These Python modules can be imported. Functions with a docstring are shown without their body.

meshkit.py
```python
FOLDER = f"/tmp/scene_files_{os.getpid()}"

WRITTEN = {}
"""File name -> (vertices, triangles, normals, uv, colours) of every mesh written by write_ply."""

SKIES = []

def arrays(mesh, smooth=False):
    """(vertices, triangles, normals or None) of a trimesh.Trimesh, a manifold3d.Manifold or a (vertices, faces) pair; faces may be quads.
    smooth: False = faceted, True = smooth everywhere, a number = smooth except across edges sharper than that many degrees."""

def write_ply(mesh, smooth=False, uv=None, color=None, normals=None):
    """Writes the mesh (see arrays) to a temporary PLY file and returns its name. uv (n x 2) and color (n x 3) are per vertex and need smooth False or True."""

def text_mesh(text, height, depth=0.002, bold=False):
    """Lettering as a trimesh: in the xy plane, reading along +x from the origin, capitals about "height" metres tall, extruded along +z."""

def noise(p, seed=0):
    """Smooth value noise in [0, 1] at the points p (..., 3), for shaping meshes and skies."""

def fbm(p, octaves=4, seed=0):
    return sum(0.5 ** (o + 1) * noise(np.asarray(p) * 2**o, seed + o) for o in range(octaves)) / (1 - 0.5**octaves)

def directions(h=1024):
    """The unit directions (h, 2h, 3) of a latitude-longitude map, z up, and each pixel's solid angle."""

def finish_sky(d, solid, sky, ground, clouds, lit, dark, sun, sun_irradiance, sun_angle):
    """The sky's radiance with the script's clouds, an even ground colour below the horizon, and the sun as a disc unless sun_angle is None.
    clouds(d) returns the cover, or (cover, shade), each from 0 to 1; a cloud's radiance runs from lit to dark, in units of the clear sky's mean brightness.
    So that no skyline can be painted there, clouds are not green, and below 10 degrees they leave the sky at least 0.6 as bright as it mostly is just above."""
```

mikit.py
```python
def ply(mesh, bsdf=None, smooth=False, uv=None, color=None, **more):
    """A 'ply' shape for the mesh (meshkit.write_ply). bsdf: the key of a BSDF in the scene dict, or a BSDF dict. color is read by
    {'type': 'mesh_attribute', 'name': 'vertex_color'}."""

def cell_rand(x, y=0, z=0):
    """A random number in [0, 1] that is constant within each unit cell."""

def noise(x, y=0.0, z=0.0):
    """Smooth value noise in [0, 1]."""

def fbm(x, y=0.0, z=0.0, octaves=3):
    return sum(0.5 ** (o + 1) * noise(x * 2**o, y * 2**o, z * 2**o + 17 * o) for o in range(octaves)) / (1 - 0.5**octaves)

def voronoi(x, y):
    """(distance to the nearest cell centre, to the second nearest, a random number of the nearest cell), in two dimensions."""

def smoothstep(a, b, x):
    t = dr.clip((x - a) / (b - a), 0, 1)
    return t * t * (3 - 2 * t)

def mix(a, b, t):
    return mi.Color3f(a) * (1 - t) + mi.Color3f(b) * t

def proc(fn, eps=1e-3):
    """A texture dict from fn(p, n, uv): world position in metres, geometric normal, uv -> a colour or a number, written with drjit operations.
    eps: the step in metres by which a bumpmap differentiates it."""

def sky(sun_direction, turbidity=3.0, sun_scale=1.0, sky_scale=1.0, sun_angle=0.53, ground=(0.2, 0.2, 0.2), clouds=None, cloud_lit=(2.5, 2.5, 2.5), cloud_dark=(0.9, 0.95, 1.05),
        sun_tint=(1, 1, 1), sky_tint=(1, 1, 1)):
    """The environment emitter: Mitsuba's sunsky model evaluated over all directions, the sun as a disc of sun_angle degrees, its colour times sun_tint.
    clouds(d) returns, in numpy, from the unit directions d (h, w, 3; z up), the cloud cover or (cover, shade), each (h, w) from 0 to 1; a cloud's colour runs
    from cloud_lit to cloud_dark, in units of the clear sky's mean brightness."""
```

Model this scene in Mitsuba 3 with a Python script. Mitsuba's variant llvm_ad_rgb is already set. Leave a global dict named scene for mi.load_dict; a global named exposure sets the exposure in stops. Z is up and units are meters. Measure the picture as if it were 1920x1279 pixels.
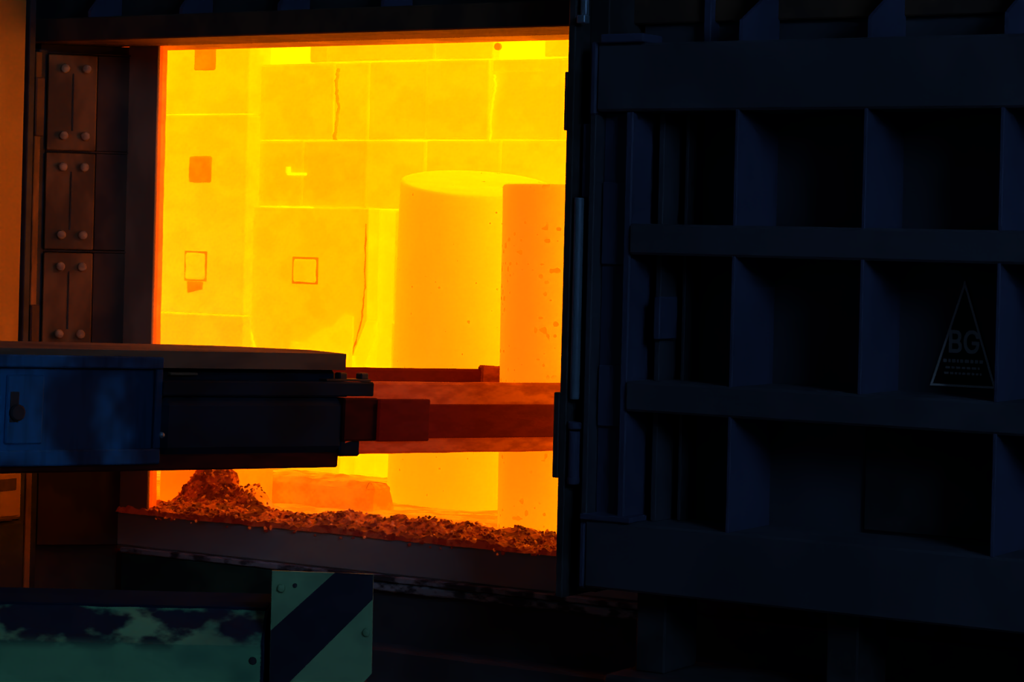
import math
import numpy as np
import trimesh
import drjit as dr
import mitsuba as mi
import mikit
from meshkit import fbm as nfbm, noise as nnoise, text_mesh
from mikit import proc, noise, fbm, smoothstep, mix

T = mi.ScalarTransform4f
rng = np.random.default_rng(7)
scene, labels = {'type': 'scene'}, {}

# ------------------------------------------------------------------ camera, light, exposure
YAW, ROLL, FOCAL = math.radians(31.4), 0.0245, 4600.0
EYE = np.array([11.5 * math.sin(YAW), -11.5 * math.cos(YAW), 3.0])
FWD = np.array([-math.sin(YAW), math.cos(YAW), 0.0])
RIGHT = np.array([math.cos(YAW), math.sin(YAW), 0.0])
UP = np.array([0.0, 0.0, 1.0])
scene['camera'] = {
    'type': 'perspective', 'fov_axis': 'x', 'fov': math.degrees(2 * math.atan(960 / FOCAL)),
    'principal_point_offset_x': -4.37 / 1920, 'principal_point_offset_y': 178.45 / 1279,
    'near_clip': 0.1, 'far_clip': 100.0,
    'to_world': T().look_at(origin=EYE.tolist(), target=(EYE + FWD).tolist(), up=(UP * math.cos(ROLL) - RIGHT * math.sin(ROLL)).tolist()),
}
exposure = 0.0
HALL = (0.009, 0.017, 0.028)          # what little blue light drifts through the dark hall
scene['hall_light'] = {'type': 'constant', 'radiance': {'type': 'rgb', 'value': list(HALL)}}
ADDED_LIGHT_AT, ADDED_LIGHT = (10.6, -7.2, 6.6), (2.0, 3.7, 6.6)   # added bluish light panel for unseen hall daylight, far to the right
WALL_HOT = (2.1, 0.32, 0.0)             # glow of the refractory lining
BACK_HOT = (2.6, 0.44, 0.0)              # hotter brick behind the lining's joints
PORT_HOT = (3.2, 0.74, 0.0)              # burner ports
INGOT_HOT = (1.5, 0.20, 0.0)

# ------------------------------------------------------------------ materials


def mat(name, colour, rough=0.6, metallic=0.0, spec=0.2, bump=None, bump_scale=0.002):
    base = {'type': 'principled', 'base_color': colour if isinstance(colour, dict) else {'type': 'rgb', 'value': list(colour)},
            'roughness': rough, 'metallic': metallic, 'specular': spec}
    if bump:
        base = {'type': 'bumpmap', 'arbitrary': proc(bump), 'scale': bump_scale, 'bsdf': base}
    scene[name] = {'type': 'twosided', 'bsdf': base}


def mottled(a, b, s=(6, 6, 6), lo=0.35, hi=0.65, octaves=4):
    def fn(p, n, uv):
        return mix(a, b, smoothstep(lo, hi, fbm(p.x * s[0], p.y * s[1], p.z * s[2], octaves)))
    return proc(fn)


mat('refractory', mottled((.66, .58, .22), (.58, .50, .2), (5, 5, 5)), 0.95, spec=0.1)
mat('refractory_cool', mottled((.42, .33, .04), (.3, .24, .03), (8, 8, 8)), 0.95, spec=0.1)


def scaled_ingot(seed, dens):
    def fn(p, n, uv):
        spots = smoothstep(dens, dens + .05, noise(p.x * 42 + seed, p.y * 42, p.z * 34)) * smoothstep(.45, .55, noise(p.x * 6 + seed, p.y * 6, p.z * 5))
        skin = mix((.68, .64, .25), (.58, .54, .2), fbm(p.x * 8 + seed, p.y * 8, p.z * 3, 3))
        return skin * (1 - .9 * spots)
    return proc(fn)


mat('ingot_steel', scaled_ingot(3.0, .90), 0.9, spec=0.15)
mat('speckled_steel', scaled_ingot(11.0, .74), 0.9, spec=0.15)
mat('slag', mottled((.36, .13, .04), (.06, .02, .012), (24, 24, 24), .4, .6), 0.75, spec=0.5)
mat('hot_slag', mottled((.55, .42, .32), (.28, .18, .12), (9, 9, 9)), 0.9, spec=0.2)
mat('slag_light', mottled((.5, .28, .12), (.3, .15, .07), (30, 30, 30)), 0.5, spec=0.6)
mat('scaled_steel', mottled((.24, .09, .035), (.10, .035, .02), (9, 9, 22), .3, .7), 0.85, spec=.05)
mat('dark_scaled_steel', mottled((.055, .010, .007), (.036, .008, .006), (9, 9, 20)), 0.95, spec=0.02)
mat('burnt_steel', mottled((.075, .04, .022), (.04, .024, .018), (7, 7, 4)), 0.7)
mat('jamb_steel', mottled((.28, .18, .11), (.18, .12, .075), (5, 5, 2)), 0.8)
mat('rusted_plate', mottled((.22, .10, .03), (.09, .045, .015), (7, 7, 3)), 0.7)
mat('bolt_steel', mottled((.33, .23, .13), (.22, .15, .09), (40, 40, 40)), 0.5)
mat('black_steel', mottled((.030, .032, .036), (.018, .018, .02), (5, 5, 5)), 0.7)
mat('door_paint', mottled((.042, .046, .062), (.032, .036, .048), (4, 4, 2)), 0.65)
mat('door_rib_paint', mottled((.040, .048, .095), (.032, .04, .078), (4, 4, 2)), 0.65)
mat('bright_rod', (.10, .15, .2), 0.35, 0.3)
mat('sign_black', (.012, .012, .014), 0.6)
mat('sign_line', (.60, .58, .58), 0.8, spec=0.0)


def paint_wear(p, n, uv):
    w = smoothstep(.42, .62, fbm(p.x * 3 + 3, p.y * 3, p.z * 2.2 + 1, 4))
    streak = smoothstep(.5, .75, fbm(p.x * 30, p.y * 30, p.z * 2, 3))
    c = mix((.016, .13, .32), (.008, .03, .07), w)
    return c * (1 - .25 * streak)


mat('blue_paint', proc(paint_wear), 0.7, spec=0.06)
mat('body_black', mottled((.005, .016, .030), (.004, .009, .014), (4, 4, 4)), 0.8, spec=0.04)
mat('housing_top', mottled((.11, .08, .05), (.06, .046, .034), (3, 3, 8)), 0.9, spec=0.05)


def green_wear(p, n, uv):
    chips = smoothstep(.44, .58, fbm(p.x * 6, p.y * 6, p.z * 9, 5)) * smoothstep(1.33, 1.40, p.z)
    dirt = smoothstep(.45, .8, fbm(p.x * 3 + 9, p.y * 3, p.z * 3, 4))
    return mix(mix((.18, .47, .22), (.09, .27, .15), dirt), (.025, .03, .05), chips)


mat('green_paint', proc(green_wear), 0.9, spec=0.03)
mat('sign_green', mottled((.20, .40, .19), (.16, .32, .16), (6, 6, 6), octaves=3), 0.6)
mat('stripe_navy', mottled((.014, .014, .028), (.02, .02, .035), (9, 9, 9)), 0.6)
mat('shade_navy', mottled((.008, .018, .04), (.012, .022, .04), (6, 6, 6)), 0.95, spec=0.0)  # near-black navy that puts shade into the barrier's top and end
mat('kick_green', mottled((.025, .07, .045), (.015, .03, .025), (5, 5, 5)), 0.9, spec=0.05)
mat('orange_paint', mottled((.33, .17, .025), (.28, .14, .02), (5, 5, 2)), 0.6)
mat('sill_steel', mottled((.42, .29, .22), (.30, .26, .24), (2.5, 2.5, 4)), 0.75)
mat('mortar', mottled((.24, .27, .29), (.03, .03, .035), (18, 18, 26)), 0.9)
mat('base_concrete', mottled((.045, .055, .065), (.03, .036, .042), (3, 3, 3)), 0.9)
mat('floor_concrete', mottled((.06, .06, .06), (.04, .04, .04), (2, 2, 2)), 0.85)

# ------------------------------------------------------------------ shape helpers


def hull(points):
    return trimesh.convex.convex_hull(np.asarray(points, float))


def box(x0, x1, y0, y1, z0, z1, c=0.004):
    """A box with chamfered edges."""
    c = min(c, .45 * (x1 - x0), .45 * (y1 - y0), .45 * (z1 - z0))
    p = []
    for sx in (0, 1):
        for sy in (0, 1):
            for sz in (0, 1):
                q = np.array([(x0, x1)[sx], (y0, y1)[sy], (z0, z1)[sz]], float)
                s = np.array([1 - 2 * sx, 1 - 2 * sy, 1 - 2 * sz]) * c
                p += [q + s * [0, 1, 1], q + s * [1, 0, 1], q + s * [1, 1, 0]]
    return hull(p)


def prism(poly, h0, h1, axes):
    """A polygon of (a, b) pairs pushed from h0 to h1; axes = the order of a, b, h among x, y, z, e.g. 'yzx'."""
    import shapely.geometry as sg
    m = trimesh.creation.extrude_polygon(sg.Polygon(poly), h1 - h0, engine='earcut')
    v = np.array(m.vertices)
    v[:, 2] += h0
    out = np.zeros_like(v)
    for k, a in enumerate(axes):
        out[:, 'xyz'.index(a)] = v[:, k]
    m = trimesh.Trimesh(out, m.faces, process=False)
    if m.volume < 0:
        m.invert()
    return m


def lathe(profile, n=48):
    m = trimesh.creation.revolve(np.asarray(profile, float), sections=n)
    if m.volume < 0:
        m.invert()
    return m


def frame(origin, ex, ey, ez=(0, 0, 1)):
    M = np.eye(4)
    M[:3, 0], M[:3, 1], M[:3, 2], M[:3, 3] = ex, ey, ez, origin
    return M


def moved(m, M):
    m = m.copy()
    m.apply_transform(M)
    return m


def along(p0, direction):
    """The matrix that turns +z to the direction and moves the origin to p0."""
    M = trimesh.geometry.align_vectors([0, 0, 1], np.asarray(direction, float))
    M[:3, 3] = p0
    return M


def dome_bolt(r, h):
    return lathe([(0, 0), (r, 0), (r, h * .45), (r * .82, h * .8), (r * .4, h), (0, h)], 14)


def rough(m, amount, freq, seed=0, edge=None):
    m = m.copy()
    if edge:
        v, f = trimesh.remesh.subdivide_to_size(m.vertices, m.faces, edge)
        m = trimesh.Trimesh(v, f)
        m.merge_vertices()
    n = np.array(m.vertex_normals)
    m.vertices = m.vertices + n * ((nfbm(np.array(m.vertices) * freq, 3, seed) - .5) * 2 * amount)[:, None]
    return m


used = {}


def numbered(key):
    used[key] = used.get(key, -1) + 1
    return key if used[key] == 0 else f'{key}_{used[key]:03d}'


def put(name, mesh, material, parent=None, smooth=False, hot=None, **tags):
    """One entry of the scene: a thing, or a part under its parent's key."""
    key = numbered(f'{parent}__{name}' if parent else name)
    more = {'emitter': {'type': 'area', 'radiance': hot if isinstance(hot, dict) else {'type': 'rgb', 'value': list(hot)}}} if hot is not None else {}
    scene[key] = mikit.ply(mesh, material, smooth=smooth, **more)
    if tags:
        labels[key] = tags
    return key


def thing(name, label, category, **tags):
    key = numbered(name)
    labels[key] = {'label': label, 'category': category, **tags}
    return key


def structure(name, mesh=None, material=None, hot=None, label=None):
    tags = {'kind': 'structure'}
    if label:
        tags['label'] = label
    if mesh is None:
        key = numbered(name)
        labels[key] = tags
        return key
    return put(name, mesh, material, hot=hot, **tags)


def tint(hot, k, g=1.0):
    return (hot[0] * k, hot[1] * k * g, hot[2])


# ------------------------------------------------------------------ the setting: shop floor, added light panel, furnace chamber
FLOOR = 0.8
structure('floor', box(-9, 13, -13, 4, FLOOR - .2, FLOOR, .01), 'floor_concrete', label='dark concrete shop floor in front of the furnace')

wx = np.array(ADDED_LIGHT_AT)
wn = np.array([-1.0, 0.7, -0.4])
wn /= np.linalg.norm(wn)
M = along(wx, wn)
put('added_light_1', moved(trimesh.Trimesh([[-1.6, -1.6, 0], [1.6, -1.6, 0], [1.6, 1.6, 0], [-1.6, 1.6, 0]], [[0, 1, 2], [0, 2, 3]], process=False), M),
    'black_steel', hot=ADDED_LIGHT, kind='structure', label='large bluish light panel added out of view high on the right')

# back wall of the chamber: hotter brick behind, blocks standing proud with open joints
wb = structure('wall_back', label='glowing refractory block wall at the back of the furnace chamber')
put('backing', box(-4.7, 1.1, 2.72, 2.95, 1.3, 4.55), 'refractory', wb, hot=BACK_HOT)
BY = 2.60


def block(x0, x1, z0, z1, y=BY, k=1.0, g=1.0, name='block', holder=None, wob=0.0):
    j = 0.002
    m = box(x0 + j, x1 - j, y, 2.735, z0 + j, z1 - j, .008)
    m.vertices = m.vertices + np.column_stack([(rng.random(len(m.vertices)) - .5) * wob, np.zeros(len(m.vertices)), (rng.random(len(m.vertices)) - .5) * wob])
    return put(name, m, 'refractory', holder or wb, hot=tint(WALL_HOT, k, g))


H0, H1 = 1.50, 4.42
rows = [
    # top row: two gaps stand open as bright ports
    (4.115, H1, [(-3.585, -3.525), (-3.125, -2.99), (-2.99, -2.185), (-2.185, -1.775), (-1.42, -.85), (-.85, -.2), (-.2, .45), (.45, 1.02)]),
    (3.63, 4.11, [(-3.585, -2.935), (-2.925, -2.667), (-2.667, -2.235), (-2.235, -1.785), (-1.78, -1.29), (-1.29, -.64), (-.64, .02), (.02, 1.02)]),
    (3.207, 3.625, [(-3.585, -3.155), (-3.155, -2.667), (-2.667, -2.235), (-2.235, -1.70), (-1.70, -1.05), (-1.05, -.4), (-.4, .3), (.3, 1.02)]),
    (2.52, 3.20, [(-2.45, -1.75), (-1.75, -1.0), (-1.0, -.2), (-.2, 1.02)]),
    (H0, 2.515, [(-2.45, -1.6), (-1.6, -.7), (-.7, .2), (.2, 1.02)]),
]
for z0, z1, spans in rows:
    for x0, x1 in spans:
        block(x0, x1, z0, z1, BY + rng.uniform(-.012, .014), rng.uniform(.93, 1.06) * (.90 if x0 < -2.95 else 1), rng.uniform(.93, 1.08), wob=.006)
# filler block under the right-hand port and one low panel standing proud at the left
block(-1.775, -1.42, 4.031, 4.033 + .005, BY, 1.0)
sl = put('panel', prism([(-3.575, H0), (-2.79, H0), (-2.735, 2.22), (-2.605, 2.52), (-2.61, 3.203), (-3.575, 3.203)], BY - .05, 2.735, 'xzy'), 'refractory', wb, hot=tint(WALL_HOT, .98))
put('panel_edge', box(-2.60, -2.455, BY + .06, 2.735, H0, 3.203), 'refractory', wb, hot=tint(WALL_HOT, 1.35, 1.15))
for x0, x1, z0, z1 in ((-3.262, -3.12, 3.408, 3.425), (-3.27, -3.245, 3.42, 3.462), (-3.19, -3.08, 3.196, 3.210), (-3.33, -3.27, 3.198, 3.208)):
    put('chip', box(x0, x1, BY - .022, BY + .03, z0, z1, .003), 'refractory', wb, hot=PORT_HOT)
for x0, x1, z0 in ((-3.525, -3.125, 4.115), (-1.775, -1.42, 4.036)):
    put('port', box(x0, x1, 2.69, 2.715, z0, H1, .004), 'refractory', wb, hot=PORT_HOT)
put('port_plug', lathe([(0, 0), (.022, 0), (.022, .02), (0, .02)], 12).apply_transform(along((-1.735, BY + .01, 4.185), (0, -1, 0))), 'refractory_cool', wb, hot=tint(WALL_HOT, .4, .3))


def crack(pts, w, y, hot, material='refractory_cool', seed=0):
    """A ragged thin seam along a polyline of (x, z)."""
    r2 = np.random.default_rng(seed)
    pts = np.array(pts, float)
    fine = np.concatenate([a + (b - a) * np.linspace(0, 1, 9)[:-1, None] for a, b in zip(pts[:-1], pts[1:])] + [pts[-1:]])
    t = np.gradient(fine, axis=0)
    n = np.column_stack([-t[:, 1], t[:, 0]]) / np.linalg.norm(t, axis=1, keepdims=True)
    k = w * (.35 + r2.random(len(fine)))[:, None] / 2
    fine = fine + n * (r2.random((len(fine), 1)) - .5) * w * .8
    return put('crack', prism(np.concatenate([fine + n * k, (fine - n * k)[::-1]]), y - .003, y + .02, 'xzy'), material, wb, hot=hot)


CRACK = tint(WALL_HOT, .55, .5)
crack([(-2.889, 4.074), (-2.906, 3.969), (-2.882, 3.836), (-2.908, 3.631)], .014, 2.585, tint(WALL_HOT, .85, .85), seed=1)
crack([(-3.533, 3.191), (-3.538, 2.928), (-3.521, 2.524)], .008, BY - .05, CRACK, seed=2)
crack([(-2.625, 3.113), (-2.622, 2.721), (-2.64, 2.525), (-2.71, 2.29)], .010, BY - .05, CRACK, seed=3)
crack([(-1.757, 4.017), (-1.748, 3.953), (-1.771, 3.826), (-1.776, 3.623)], .013, 2.585, BACK_HOT, 'refractory', seed=4)
crack([(-3.529, 2.517), (-3.492, 2.424), (-3.447, 2.308)], .012, BY - .05, PORT_HOT, 'refractory', seed=5)
put('glow_patch', rough(prism([(-3.226, 2.10), (-3.169, 2.37), (-3.08, 2.36), (-2.946, 2.455), (-2.86, 2.47), (-2.77, 2.555), (-2.70, 2.54), (-2.70, 2.10)], BY - .058, BY - .02, 'xzy'), .004, 20, 4, .04), 'refractory', wb, hot=tint(WALL_HOT, 1.2, 1.2))  # glow from behind the arm, put in as a hotter raised patch

# the pier: the wall steps forward at the left
PY = 2.46
for z0, z1, k in ((3.79, H1, 1.04), (2.52, 3.785, 1.0), (H0, 2.515, .84)):
    put('pier_block', box(-4.65, -3.49, PY, 2.74, z0 + .0012, z1 - .0012, .006), 'refractory', wb, hot=tint(WALL_HOT, k))


def plug(x0, x1, z0, z1, y, cool=True):
    if cool:
        m = rough(box(x0, x1, y - .012, y + .05, z0, z1, .01), .006, 14, 3, .03)
        return put('plug', m, 'refractory_cool', wb, hot=tint(WALL_HOT, .62, .55))
    put('plug_gap', box(x0 - .012, x1 + .012, y - .004, y + .05, z0 - .012, z1 + .012, .003), 'refractory_cool', wb, hot=tint(WALL_HOT, .5, .5))
    return put('plug', rough(box(x0, x1, y - .014, y + .05, z0, z1, .01), .007, 16, int(100 * abs(x0)), .03), 'refractory', wb, hot=tint(WALL_HOT, 1.05))


plug(-3.925, -3.752, 4.067, 4.25, PY)
plug(-3.945, -3.765, 3.353, 3.522, PY)
plug(-3.952, -3.795, 2.738, 2.905, PY, False)
put('plug_fragment', rough(prism([(-3.93, 2.722), (-3.81, 2.722), (-3.815, 2.675), (-3.925, 2.65)], PY - .012, PY + .02, 'xzy'), .004, 18, 5, .03), 'refractory_cool', wb, hot=tint(WALL_HOT, .6, .5))
plug(-3.165, -2.99, 2.742, 2.887, BY - .05, False)

structure('wall_left', box(-4.85, -4.6, .1, 2.8, 1.3, 4.55), 'refractory', hot=tint(WALL_HOT, 1.25, 1.1))
structure('wall_right', box(1.0, 1.25, .1, 2.8, 1.3, 4.55), 'refractory', hot=tint(WALL_HOT, 2.1, 2.0))
structure('ceiling', box(-4.85, 1.25, .1, 2.95, 4.40, 4.7), 'refractory', hot=tint(WALL_HOT, 1.5))

# ------------------------------------------------------------------ furnace front
wf = structure('wall_front', label='dark steel front of the furnace around the opening')
put('casing_left', box(-6.5, -2.55, .02, .35, FLOOR, 4.6), 'black_steel', wf)
put('casing_top', box(-6.5, 4.0, -.16, .35, 4.06, 6.2), 'black_steel', wf)
put('casing_right', box(.6, 4.5, .02, .35, FLOOR, 4.3), 'black_steel', wf)
put('lintel_lining', box(-2.37, .62, -.02, .32, 3.99, 4.45, .012), 'refractory_cool', wf)
put('jamb_lining', rough(box(-2.60, -2.16, .006, .065, 1.38, 3.995, .012), .004, 9, 2, .06), 'refractory_cool', wf, hot=tint(WALL_HOT, .5, .3))
put('jamb_plate', box(-2.362, -2.163, -.014, .004, 1.38, 3.985, .004), 'jamb_steel', wf)
put('lintel_beam', box(-3.4, 4.2, -.40, -.02, 3.982, 4.10, .006), 'burnt_steel', wf)
for x in (-2.31, -1.72, -1.12, -.52):
    put('gusset', prism([(-.395, 4.10), (-.395, 4.13), (-.31, 4.22), (-.25, 4.34), (-.16, 4.55), (-.16, 4.10)], x, x + .02, 'yzx'), 'door_rib_paint', wf)

# splayed jamb: plates bolted on a face that runs outward at 45 degrees
JM = frame((-2.345, 0.0, 0.0), (-.7071, -.7071, 0), (.7071, -.7071, 0))
put('splay', moved(box(0.0, .47, -.25, -.02, FLOOR, 3.982), JM), 'burnt_steel', wf)
for z0, z1 in ((3.435, 3.93), (2.925, 3.425), (2.415, 2.912), (1.905, 2.405)):
    put('back_plate', moved(box(.012, .178, -.022, .004, z0, z1, .004), JM), 'burnt_steel', wf)
    q = put('liner_plate', moved(box(.182, .432, -.022, .030, z0, z1 - .004, .005), JM), 'rusted_plate', wf)
    put('groove_strip', moved(box(.298, .306, .028, .033, z0 + .10, z1 - .10, .001), JM), 'black_steel', q)
    for zb in (z0 + .075, z1 - .075):
        for sb in (.345, .236):
            put('bolt', moved(dome_bolt(.024, .02), JM @ along((sb, .030, zb), (0, 1, 0))), 'bolt_steel', q, smooth=35)
    put('joint_bar', moved(box(.0, .475, -.02, .008, z1 + .001, z1 + .009, .001), JM), 'burnt_steel', wf)
put('back_plate', moved(box(.012, .432, -.022, .010, 1.40, 1.895, .004), JM), 'burnt_steel', wf)
put('edge_post', box(-2.74, -2.645, -.37, -.31, FLOOR, 3.95, .006), 'black_steel', wf)

rail = thing('guide_rail', 'slim rusty vertical guide rail beside the bolted jamb plates', 'rail')
put('strip', box(-2.655, -2.615, -.43, -.385, FLOOR, 3.93, .004), 'rusted_plate', rail)
put('clamp', box(-2.645, -2.598, -.44, -.375, 2.42, 2.64, .006), 'burnt_steel', rail)
put('clamp', box(-2.645, -2.600, -.44, -.375, 3.50, 3.80, .006), 'burnt_steel', rail)

post = thing('steel_column', 'smooth orange-lit steel column at the left edge of the furnace', 'column')
put('face', box(-3.05, -2.60, -1.25, -.52, 1.55, 4.6, .012), 'orange_paint', post)
put('foot', box(-3.07, -2.56, -1.28, -.50, FLOOR, 1.55, .012), 'black_steel', post)
put('flange', box(-3.07, -2.585, -.515, -.47, FLOOR, 4.6, .004), 'black_steel', post)

# sill under the opening
put('sill', rough(box(-2.37, .75, -.02, .22, 1.395, 1.585, .012), .003, 6, 4, .08), 'sill_steel', wf)
put('sill_lip', rough(box(-2.3, .75, -.06, -.015, 1.372, 1.398, .004), .004, 16, 8, .04), 'mortar', wf)
put('mortar_seam', rough(box(-.95, .85, -.05, -.005, 1.325, 1.362, .006), .012, 14, 9, .03), 'mortar', wf)
put('kick_plate', box(-2.3, -.80, -.05, -.012, 1.12, 1.366, .006), 'kick_green', wf)
put('base', box(-2.37, 4.0, -.01, .3, FLOOR, 1.37, .01), 'base_concrete', wf)
put('base_ledge', rough(box(-2.3, 4.0, -.16, -.005, FLOOR, 1.07, .012), .008, 9, 12, .08), 'base_concrete', wf)

# ------------------------------------------------------------------ hearth, slag bed, lumps
nx, ny = 420, 110
gx, gy = np.meshgrid(np.linspace(-4.58, .98, nx), np.r_[np.linspace(-.03, .6, 72), np.linspace(.63, 2.5, ny - 72)], indexing='xy')
P3 = np.stack([gx, gy, np.zeros_like(gx)], -1)
pile = .050 * np.exp(-((gy - .10) / .13) ** 2) + .02
gz = 1.560 + pile * (.55 + .9 * nfbm(P3 * [3.0, 4, 1], 3, 4)) + .050 * (nfbm(P3 * 14, 4, 5) - .5) * np.clip(1.2 - gy * .8, .25, 1) + .022 * (nfbm(P3 * 45, 2, 15) - .5) * (gy < .6)


def ridge(a, b, w, h):
    a, b = np.array(a), np.array(b)
    t = np.clip(((gx - a[0]) * (b - a)[0] + (gy - a[1]) * (b - a)[1]) / ((b - a) @ (b - a)), 0, 1)
    d2 = (gx - a[0] - t * (b - a)[0]) ** 2 + (gy - a[1] - t * (b - a)[1]) ** 2
    return h * np.exp(-d2 / w ** 2)


gz += .038 * np.exp(-((gy - .17) / .10) ** 2) / (1 + np.exp(-(gx + 1.1) / .15)) * (.5 + nfbm(P3 * 10, 3, 19))
lumpy = .6 + .8 * nfbm(P3 * 15, 4, 9)
gz += (ridge((-2.02, .31), (-1.94, .33), .085, .17) + ridge((-2.13, .27), (-2.06, .27), .075, .085) + ridge((-1.90, .32), (-1.72, .30), .10, .10) + ridge((-1.74, .28), (-1.50, .24), .10, .035)) * lumpy
gz[0] = 1.565 + .012 * nfbm(P3[0] * 20, 3, 2)
bed_v = np.stack([gx, gy, gz], -1).reshape(-1, 3)
idx = np.arange(nx * ny).reshape(ny, nx)
bed_f = np.concatenate([np.stack([idx[:-1, :-1], idx[:-1, 1:], idx[1:, 1:]], -1).reshape(-1, 3), np.stack([idx[:-1, :-1], idx[1:, 1:], idx[1:, :-1]], -1).reshape(-1, 3)])
cen = bed_v[bed_f].mean(1)
lead = .15 + .06 / (1 + np.exp((cen[:, 0] + 1.25) / .12)) + .22 * (nfbm(cen * [6, 6, 0], 3, 6) - .5) + .32 * np.exp(-((cen[:, 0] + 2.0) / .17) ** 2)
cold = cen[:, 1] < lead
slag_key = thing('slag_bed', 'rough crust of glowing slag and scale covering the furnace hearth', 'slag', kind='stuff')
put('hot_crust', trimesh.Trimesh(bed_v, bed_f[~cold], process=False), 'hot_slag', slag_key, hot=(.85, .115, 0.0), kind='stuff')
put('front_crust', trimesh.Trimesh(bed_v, bed_f[cold], process=False), 'slag', slag_key, hot=(.04, .0012, 0.0), kind='stuff')


def height(x, y):
    i = np.argmin(abs(gy[:, 0] - y))
    j = np.argmin(abs(gx[0] - x))
    return gz[i, j]


lumps = []
for k in range(1500):
    x, y = rng.uniform(-2.2, .7), abs(rng.normal(0, .13)) - .03
    if k % 5 == 0:
        x, y = rng.uniform(-2.15, -1.65), rng.uniform(.16, .36)
    r = rng.uniform(.003, .010) * (1.6 if rng.random() < .08 else 1)
    m = trimesh.creation.icosphere(subdivisions=1, radius=1)
    v = m.vertices * (1 + .5 * (rng.random((len(m.vertices), 1)) - .5)) * np.array([rng.uniform(.8, 1.8), rng.uniform(.7, 1.3), rng.uniform(.45, .9)]) * r
    v = v @ trimesh.transformations.random_rotation_matrix(rng.random(3))[:3, :3].T
    lumps.append(trimesh.Trimesh(v + [x, y, height(x, y) + r * .1 - (.02 * rng.random() if y < 0 else 0)], m.faces, process=False))
half = len(lumps) // 4
put('lump', trimesh.util.concatenate(lumps[half:]), 'slag', 'slag_bed', kind='stuff', hot=(.028, .0008, 0.0))
put('lump', trimesh.util.concatenate(lumps[:half]), 'slag_light', 'slag_bed', kind='stuff', hot=(.16, .012, 0.0))
put('refractory_block', rough(box(-2.44, -1.96, .40, .80, 1.5, 1.98, .02), .006, 8, 6, .05), 'refractory', hot=tint(WALL_HOT, .62, .50),
    label='smooth orange refractory block at the left end of the hearth behind the dark slag mound', category='block')
put('slag_ledge', rough(box(-2.35, -1.36, .84, 1.06, 1.5, 1.725, .03), .035, 7, 14, .025), 'hot_slag', slag_key, hot=(.8, .095, 0.0))
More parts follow.
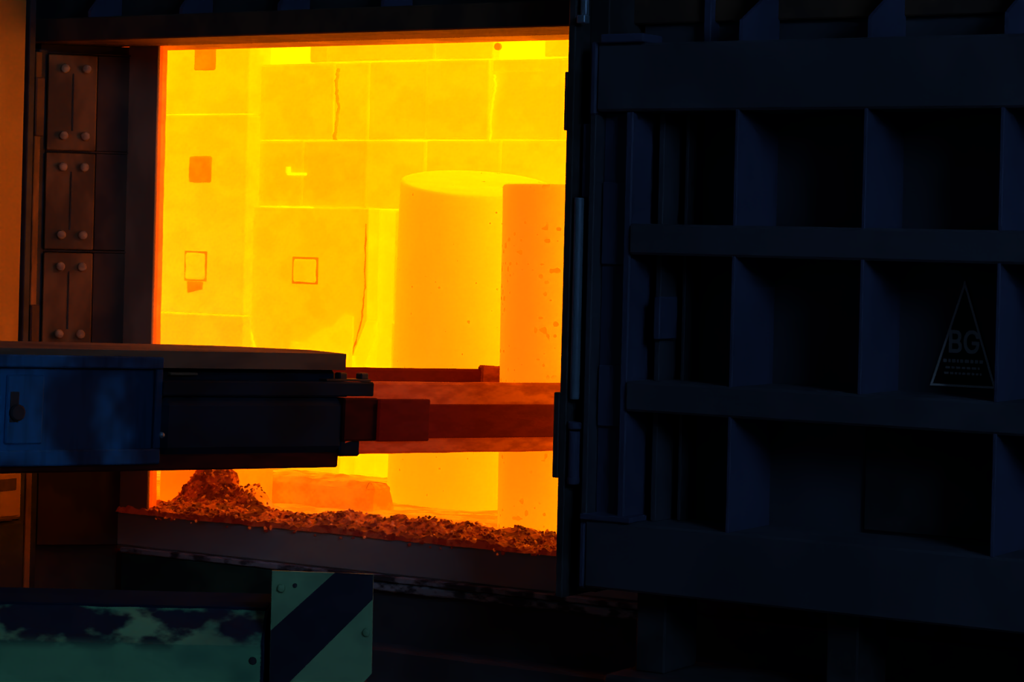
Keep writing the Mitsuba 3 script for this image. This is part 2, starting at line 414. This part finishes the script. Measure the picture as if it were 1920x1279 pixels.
structure('trim_1', box(-4.7, 1.1, .2, 2.8, 1.2, 1.555), 'refractory', hot=tint(WALL_HOT, .8), label='refractory hearth under the slag')

# ------------------------------------------------------------------ ingots


def ingot(centre, r0, r1, z0, z1, slope, seed, lean=(0, 0)):
    n, rings = 72, 40
    prof = [(r0 + (r1 - r0) * t, z0 + (z1 - z0) * t) for t in np.linspace(0, 1, rings)]
    prof = [(0, z0)] + [(r0 * .5, z0)] + prof[:-1] + [(r1, z1 - .015), (r1 - .006, z1 - .004), (r1 - .018, z1), (r1 * .66, z1), (r1 * .33, z1), (0, z1)]
    m = lathe(prof, n)
    m.merge_vertices()
    v = np.array(m.vertices)
    th = np.arctan2(v[:, 1], v[:, 0])
    h = (v[:, 2] - z0) / (z1 - z0)
    rad = np.hypot(v[:, 0], v[:, 1])
    k = 1 + ((nfbm(np.column_stack([np.cos(th) * 2.5, np.sin(th) * 2.5, v[:, 2] * 1.6]), 4, seed) - .5) * .02) * (rad > .05)
    v[:, :2] *= k[:, None]
    v[:, 2] += np.clip((h - .7) / .3, 0, 1) * (slope[0] * v[:, 0] + slope[1] * v[:, 1])
    v[:, 0] += lean[0] * h
    v[:, 1] += lean[1] * h
    return trimesh.Trimesh(v + [centre[0], centre[1], 0], m.faces, process=False)


put('steel_ingot', ingot((-1.27, 1.70), .475, .425, 1.55, 3.345, (-.129, .144), 3, (-.02, .0)), 'ingot_steel', smooth=40, hot=tint(INGOT_HOT, 1.1, 1.2),
    label='glowing ingot standing deeper in the furnace, its flat bright top showing', category='ingot', group='ingots in the furnace')
put('steel_ingot', ingot((-.265, .893), .290, .288, 1.55, 3.312, (0, 0), 8, (-.02, -.0)), 'speckled_steel', smooth=40, hot=tint(INGOT_HOT, 1.0, .95),
    label='speckled orange ingot gripped between the tong jaws next to the door', category='ingot', group='ingots in the furnace')

# ------------------------------------------------------------------ charging machine with tongs
TH = math.radians(18.6)
d = np.array([math.sin(TH), math.cos(TH), 0])
n_ = np.array([math.cos(TH), -math.sin(TH), 0])
pitch = math.atan(.024)
AM = frame((-.265, .893, 0), d, n_)
tilt = np.eye(4)
tilt[:3, :3] = trimesh.transformations.rotation_matrix(pitch, [0, 1, 0])[:3, :3]
tilt[:3, 3] = np.array([-1.0, 0, 2.2]) - tilt[:3, :3] @ np.array([-1.0, 0, 2.2])
AM = AM @ tilt
# local axes: x along the arm into the furnace, y across it towards the viewer, z up (a mirrored frame)


def ab(x0, x1, y0, y1, z0, z1, c=.006):
    return arm(box(x0, x1, y0, y1, z0, z1, c))


def arm(m):
    m = moved(m, AM)
    if m.volume < 0:
        m.invert()
    return m


cm = thing('charging_machine', 'dark charging machine arm with long tong jaws reaching into the glowing furnace', 'furnace manipulator')
put('top_plate', arm(prism([(-4.4, .37), (-1.605, .37), (-1.58, .31), (-1.51, -.04), (-1.73, -.29), (-1.84, -.36), (-2.1, -.41), (-4.4, -.46)], 2.405, 2.478, 'xyz')), 'housing_top', cm)
hs = put('housing', ab(-4.4, -2.575, -.36, .352, 2.03, 2.405, .01), 'blue_paint', cm)
put('top_flange', ab(-4.4, -2.57, .34, .385, 2.40, 2.452, .006), 'blue_paint', hs)
put('bottom_flange', ab(-4.4, -2.57, .34, .385, 1.995, 2.06, .006), 'blue_paint', hs)
put('end_trim', ab(-2.60, -2.565, .34, .372, 2.06, 2.40, .004), 'blue_paint', hs)
put('side_plate', ab(-3.30, -3.13, .345, .366, 2.085, 2.37, .006), 'blue_paint', hs)
put('slot', ab(-3.285, -3.245, .36, .368, 2.175, 2.30, .002), 'black_steel', hs)
put('lug', arm(moved(lathe([(0, 0), (.034, 0), (.034, .03), (.028, .036), (0, .036)], 20), along((-3.255, .35, 2.215), (0, 1, 0)))), 'black_steel', hs, smooth=35)
put('bolt', arm(moved(dome_bolt(.014, .02), along((-2.562, .365, 2.118), (0, 1, 0)))), 'bright_rod', hs, smooth=35)
bd = put('body', ab(-2.6, -1.60, -.33, .300, 2.03, 2.405, .02), 'body_black', cm)
put('body_flange', ab(-2.572, -1.44, .28, .376, 2.284, 2.352, .008), 'body_black', bd)
put('body_shell', ab(-2.572, -1.60, .28, .385, 2.03, 2.280, .035), 'body_black', bd)
put('vent_strip', ab(-2.50, -2.36, .29, .325, 2.372, 2.384, .003), 'housing_top', bd)
put('bottom_plate', ab(-4.4, -1.615, -.40, .36, 1.965, 2.035, .008), 'dark_scaled_steel', cm)
put('mast', ab(-4.9, -4.3, -.5, .4, FLOOR + .02, 3.2, .02), 'body_black', cm)
cl = put('collar', ab(-1.62, -1.425, .24, .392, 2.085, 2.280, .008), 'dark_scaled_steel', cm)
put('lower_collar', ab(-1.62, -1.505, .24, .372, 2.015, 2.10, .008), 'body_black', cm)
for s in (-1.595, -1.475):
    put('nut', ab(s - .022, s + .022, .30, .345, 2.36, 2.392, .006), 'black_steel', cl)
put('shim', ab(-1.70, -1.45, .27, .36, 2.353, 2.364, .002), 'black_steel', cl)
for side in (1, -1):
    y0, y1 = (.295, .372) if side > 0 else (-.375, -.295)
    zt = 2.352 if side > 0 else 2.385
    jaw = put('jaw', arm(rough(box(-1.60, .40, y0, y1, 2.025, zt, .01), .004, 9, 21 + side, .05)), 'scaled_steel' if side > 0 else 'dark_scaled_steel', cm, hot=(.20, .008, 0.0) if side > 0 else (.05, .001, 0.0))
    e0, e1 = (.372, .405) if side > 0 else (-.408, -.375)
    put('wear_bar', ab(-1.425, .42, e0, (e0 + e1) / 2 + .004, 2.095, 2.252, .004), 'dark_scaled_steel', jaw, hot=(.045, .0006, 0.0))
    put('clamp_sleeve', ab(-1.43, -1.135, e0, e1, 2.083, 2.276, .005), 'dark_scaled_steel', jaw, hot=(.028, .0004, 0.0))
put('grip_pad', arm(rough(box(-.27, -.10, -.325, -.285, 2.30, 2.405, .01), .008, 20, 31, .025)), 'scaled_steel', cm, hot=(.05, .001, 0.0))

# ------------------------------------------------------------------ furnace door, open at the right
dn = thing('furnace_door', 'dark blue ribbed steel furnace door pushed open to the right', 'furnace door')
put('casing', box(.86, 3.7, -.36, -.30, 1.56, 4.02, .006), 'door_paint', dn)
put('upper_casing', box(.86, 3.7, -.20, -.15, 3.86, 5.0, .006), 'door_paint', dn)
put('lining', box(.74, 3.7, -.30, -.10, 1.60, 3.96, .02), 'refractory_cool', dn)
for x0, z0, z1 in ((.846, 3.580, 3.866), (1.02, 2.976, 3.106), (1.02, 2.316, 2.443), (.842, 1.557, 1.844), (.9, 4.45, 4.7)):
    put('beam', box(x0, 3.7, -.75, -.34, z0, z1, .010), 'door_paint', dn)
for z0, z1, xs in ((3.106, 3.58, (1.51, 2.08, 2.65, 3.22)), (2.443, 2.976, (1.51, 2.08, 2.65, 3.22)), (1.844, 2.316, (1.51, 2.65, 3.22))):
    for x in xs:
        put('rib', box(x - .008, x + .008, -.745, -.35, z0 - .004, z1 + .004, .003), 'door_rib_paint', dn)
for x in (1.515, 2.085, 2.655, 3.225):
    put('gusset', prism([(-.737, 3.866), (-.737, 3.95), (-.56, 4.045), (-.50, 4.16), (-.50, 4.46), (-.18, 4.46), (-.18, 4.00), (-.385, 3.985), (-.385, 3.866)], x - .008, x + .008, 'yzx'), 'door_rib_paint', dn)
put('stiffener', box(1.19, 1.225, -.44, -.18, 3.87, 4.46, .004), 'door_rib_paint', dn)
put('patch_plate', box(1.96, 2.62, -.385, -.355, 1.86, 2.30, .004), 'black_steel', dn)
# the seal frame and guide post along the door's free edge
put('edge_channel', box(.70, .735, -.745, -.12, 1.50, 5.0, .005), 'black_steel', dn)
put('edge_angle', box(.735, .83, -.62, -.30, 1.52, 5.0, .005), 'black_steel', dn)
put('edge_strip', box(.812, .84, -.735, -.55, 1.55, 3.58, .004), 'door_paint', dn)
put('guide_post', box(.84, 1.0, -.66, -.58, 1.844, 3.58, .006), 'door_rib_paint', dn)
put('post_flange', box(.985, 1.02, -.735, -.36, 1.844, 3.58, .006), 'door_rib_paint', dn)
put('post_plate', box(.85, .985, -.68, -.655, 2.93, 3.28, .004), 'door_rib_paint', dn)
put('post_plate', box(.85, .985, -.68, -.655, 2.24, 2.50, .004), 'door_rib_paint', dn)
put('rail_bar', box(1.075, 1.10, -.60, -.36, 1.844, 3.58, .003), 'door_paint', dn)
put('rail_bar', box(1.15, 1.165, -.50, -.36, 1.844, 3.58, .003), 'door_paint', dn)
put('rail_clip', box(1.10, 1.13, -.66, -.50, 2.62, 2.80, .004), 'door_rib_paint', dn)
put('ledge', box(.875, 1.08, -.775, -.60, 3.868, 3.905, .004), 'door_rib_paint', dn)
put('ledge', box(.82, 1.06, -.76, -.60, 1.845, 1.870, .004), 'door_rib_paint', dn)
put('beam_end', box(.815, .846, -.752, -.58, 3.565, 3.875, .008), 'door_rib_paint', dn)
put('beam_end', box(.818, .842, -.752, -.58, 1.557, 1.83, .006), 'door_rib_paint', dn)
put('edge_plate', box(.757, .812, -.70, -.66, 3.215, 3.53, .004), 'door_rib_paint', dn)
put('edge_cleat', box(.674, .702, -.75, -.60, 2.012, 2.378, .004), 'black_steel', dn)
put('edge_cleat', box(.690, .702, -.75, -.60, 3.50, 3.75, .003), 'black_steel', dn)


def rod(r, z0, z1, x, y):
    return moved(lathe([(0, z0), (r * .9, z0), (r, z0 + .006), (r, z1 - .006), (r * .9, z1), (0, z1)], 28), frame((x, y, 0), (1, 0, 0), (0, 1, 0)))


put('clamp_rod', rod(.021, 2.352, 3.212, .768, -.735), 'bright_rod', dn, smooth=35)
cy = put('clamp_cylinder', rod(.024, 2.02, 2.215, .775, -.74), 'door_rib_paint', dn, smooth=35)
put('cap', rod(.029, 2.225, 2.255, .775, -.74), 'door_rib_paint', cy, smooth=35)
put('cap', rod(.027, 1.99, 2.022, .775, -.74), 'door_rib_paint', cy, smooth=35)
put('upper_rod', rod(.018, 3.99, 4.6, .772, -.735), 'bright_rod', dn, smooth=35)
put('rod_nut', box(.755, .795, -.775, -.73, 3.955, 3.99, .004), 'bright_rod', dn)
# what carries the door below
tr = thing('door_track', 'black steel track beam under the open furnace door', 'track')
put('beam', box(.95, 4.2, -.75, -.20, FLOOR, 1.20, .012), 'black_steel', tr)
for x in (1.02, 1.9, 2.8, 3.6):
    put('leg', box(x, x + .14, -.60, -.3, 1.20, 1.556, .008), 'black_steel', tr)

# warning triangle on the door
sg_ = thing('triangular_sign', 'small dark triangular plate lettered BG between two door ribs', 'sign')
SY = -.3645
tri = [(2.372, 2.905), (2.232, 2.472), (2.515, 2.472)]
put('plate', prism(tri, SY - .008, SY + .004, 'xzy'), 'sign_black', sg_)
for a, b in ((0, 1), (1, 2), (2, 0)):
    a, b = np.array(tri[a]), np.array(tri[b])
    t = (b - a) / np.linalg.norm(b - a)
    nrm = np.array([-t[1], t[0]])
    c0 = np.mean(tri, axis=0)
    nrm *= np.sign((c0 - a) @ nrm)
    put('border', prism([a, b, b + nrm * .009 - t * .009, a + nrm * .009 + t * .009], SY - .011, SY - .007, 'xzy'), 'sign_line', sg_)
LET = frame((0, 0, 0), (1, 0, 0), (0, 0, 1), (0, -1, 0))
bgm = text_mesh('BG', .088, .003, True)
bgm.apply_scale([.130 / bgm.extents[0], 1, 1])
bgm.apply_translation([-bgm.bounds[0][0], 0, 0])
put('lettering', moved(bgm, frame((2.310, SY - .008, 2.612), (1, 0, 0), (0, 0, 1), (0, -1, 0))), 'sign_line', sg_)
for k, (z, w) in enumerate(((2.570, .085), (2.545, .075), (2.522, .08))):
    x = 2.372 - w
    while x < 2.372 + w - .006:
        l = rng.uniform(.008, .02)
        put('print_mark', box(x, min(x + l, 2.372 + w), SY - .0095, SY - .007, z, z + (.014 if k == 0 else .009), .0005), 'sign_line', sg_)
        x += l + .006

# ------------------------------------------------------------------ green barrier and striped panel in front
BM = frame((.255, -1.836, 0.0), RIGHT, -FWD)     # x to the viewer's right, y towards the viewer


def fb(m):
    m = moved(m, BM)
    if m.volume < 0:
        m.invert()
    return m


br = thing('barrier_block', 'low green painted concrete barrier with a chipped sloping top edge', 'barrier')
prof = [(-.56, FLOOR), (-.56, 1.495), (-.16, 1.495), (.0, 1.375), (.0, FLOOR)]
put('cap', fb(box(-2.2, -.232, -.565, -.16, 1.49, 1.506, .004)), 'shade_navy', br)  # added dark cover; its colour keeps the furnace light off the top
put('shade_plate', fb(prism([(-.56, FLOOR + .01), (-.56, 1.492), (-.155, 1.492), (.0, 1.378), (.0, FLOOR + .01)], -.236, -.224, 'yzx')), 'shade_navy', br)  # added dark sheet, shade painted over the orange-lit barrier end
bm = prism(prof, -2.2, -.235, 'yzx')
put('block', fb(rough(bm, .010, 9, 17, .05)), 'green_paint', br)
put('bolt', fb(moved(dome_bolt(.017, .014), along((-.235 - .03, -.004, 1.317), (0, 1, 0)))), 'black_steel', br, smooth=35)
hp = thing('hazard_panel', 'green and navy diagonally striped hazard panel bolted in front of the sill', 'hazard sign')
put('post', fb(box(-.18, .17, -.40, -.012, FLOOR, 1.62, .01)), 'black_steel', hp)
plate = [(-.197, FLOOR + .02), (-.197, 1.679), (.208, 1.674), (.211, 1.278), (.165, 1.225), (.165, FLOOR + .02)]
put('plate', fb(prism(plate, -.012, .0, 'xzy')), 'sign_green', hp)
put('stripe', fb(prism([(-.196, 1.440), (.055, 1.678), (.207, 1.673), (.208, 1.574), (-.112, 1.24), (-.196, 1.155)], 0, .0015, 'xzy')), 'stripe_navy', hp)
for r_, z in ((-.159, 1.61), (.186, 1.442)):
    put('bolt', fb(moved(dome_bolt(.017, .014), along((r_, 0, z), (0, 1, 0)))), 'sign_green', hp, smooth=35)
put('screw', fb(moved(dome_bolt(.009, .007), along((-.104, 0, 1.622), (0, 1, 0)))), 'black_steel', hp, smooth=35)

# orange-lit box low on the column
jb = thing('junction_box', 'rust-orange lit box with a recessed slot at the foot of the column', 'control box')
put('body', box(-2.594, -2.535, -1.15, -.545, 1.565, 1.815, .012), 'orange_paint', jb)
put('door', box(-2.54, -2.520, -1.13, -.575, 1.585, 1.80, .004), 'orange_paint', jb)
put('slot', box(-2.524, -2.517, -1.10, -.605, 1.715, 1.775, .002), 'burnt_steel', jb)
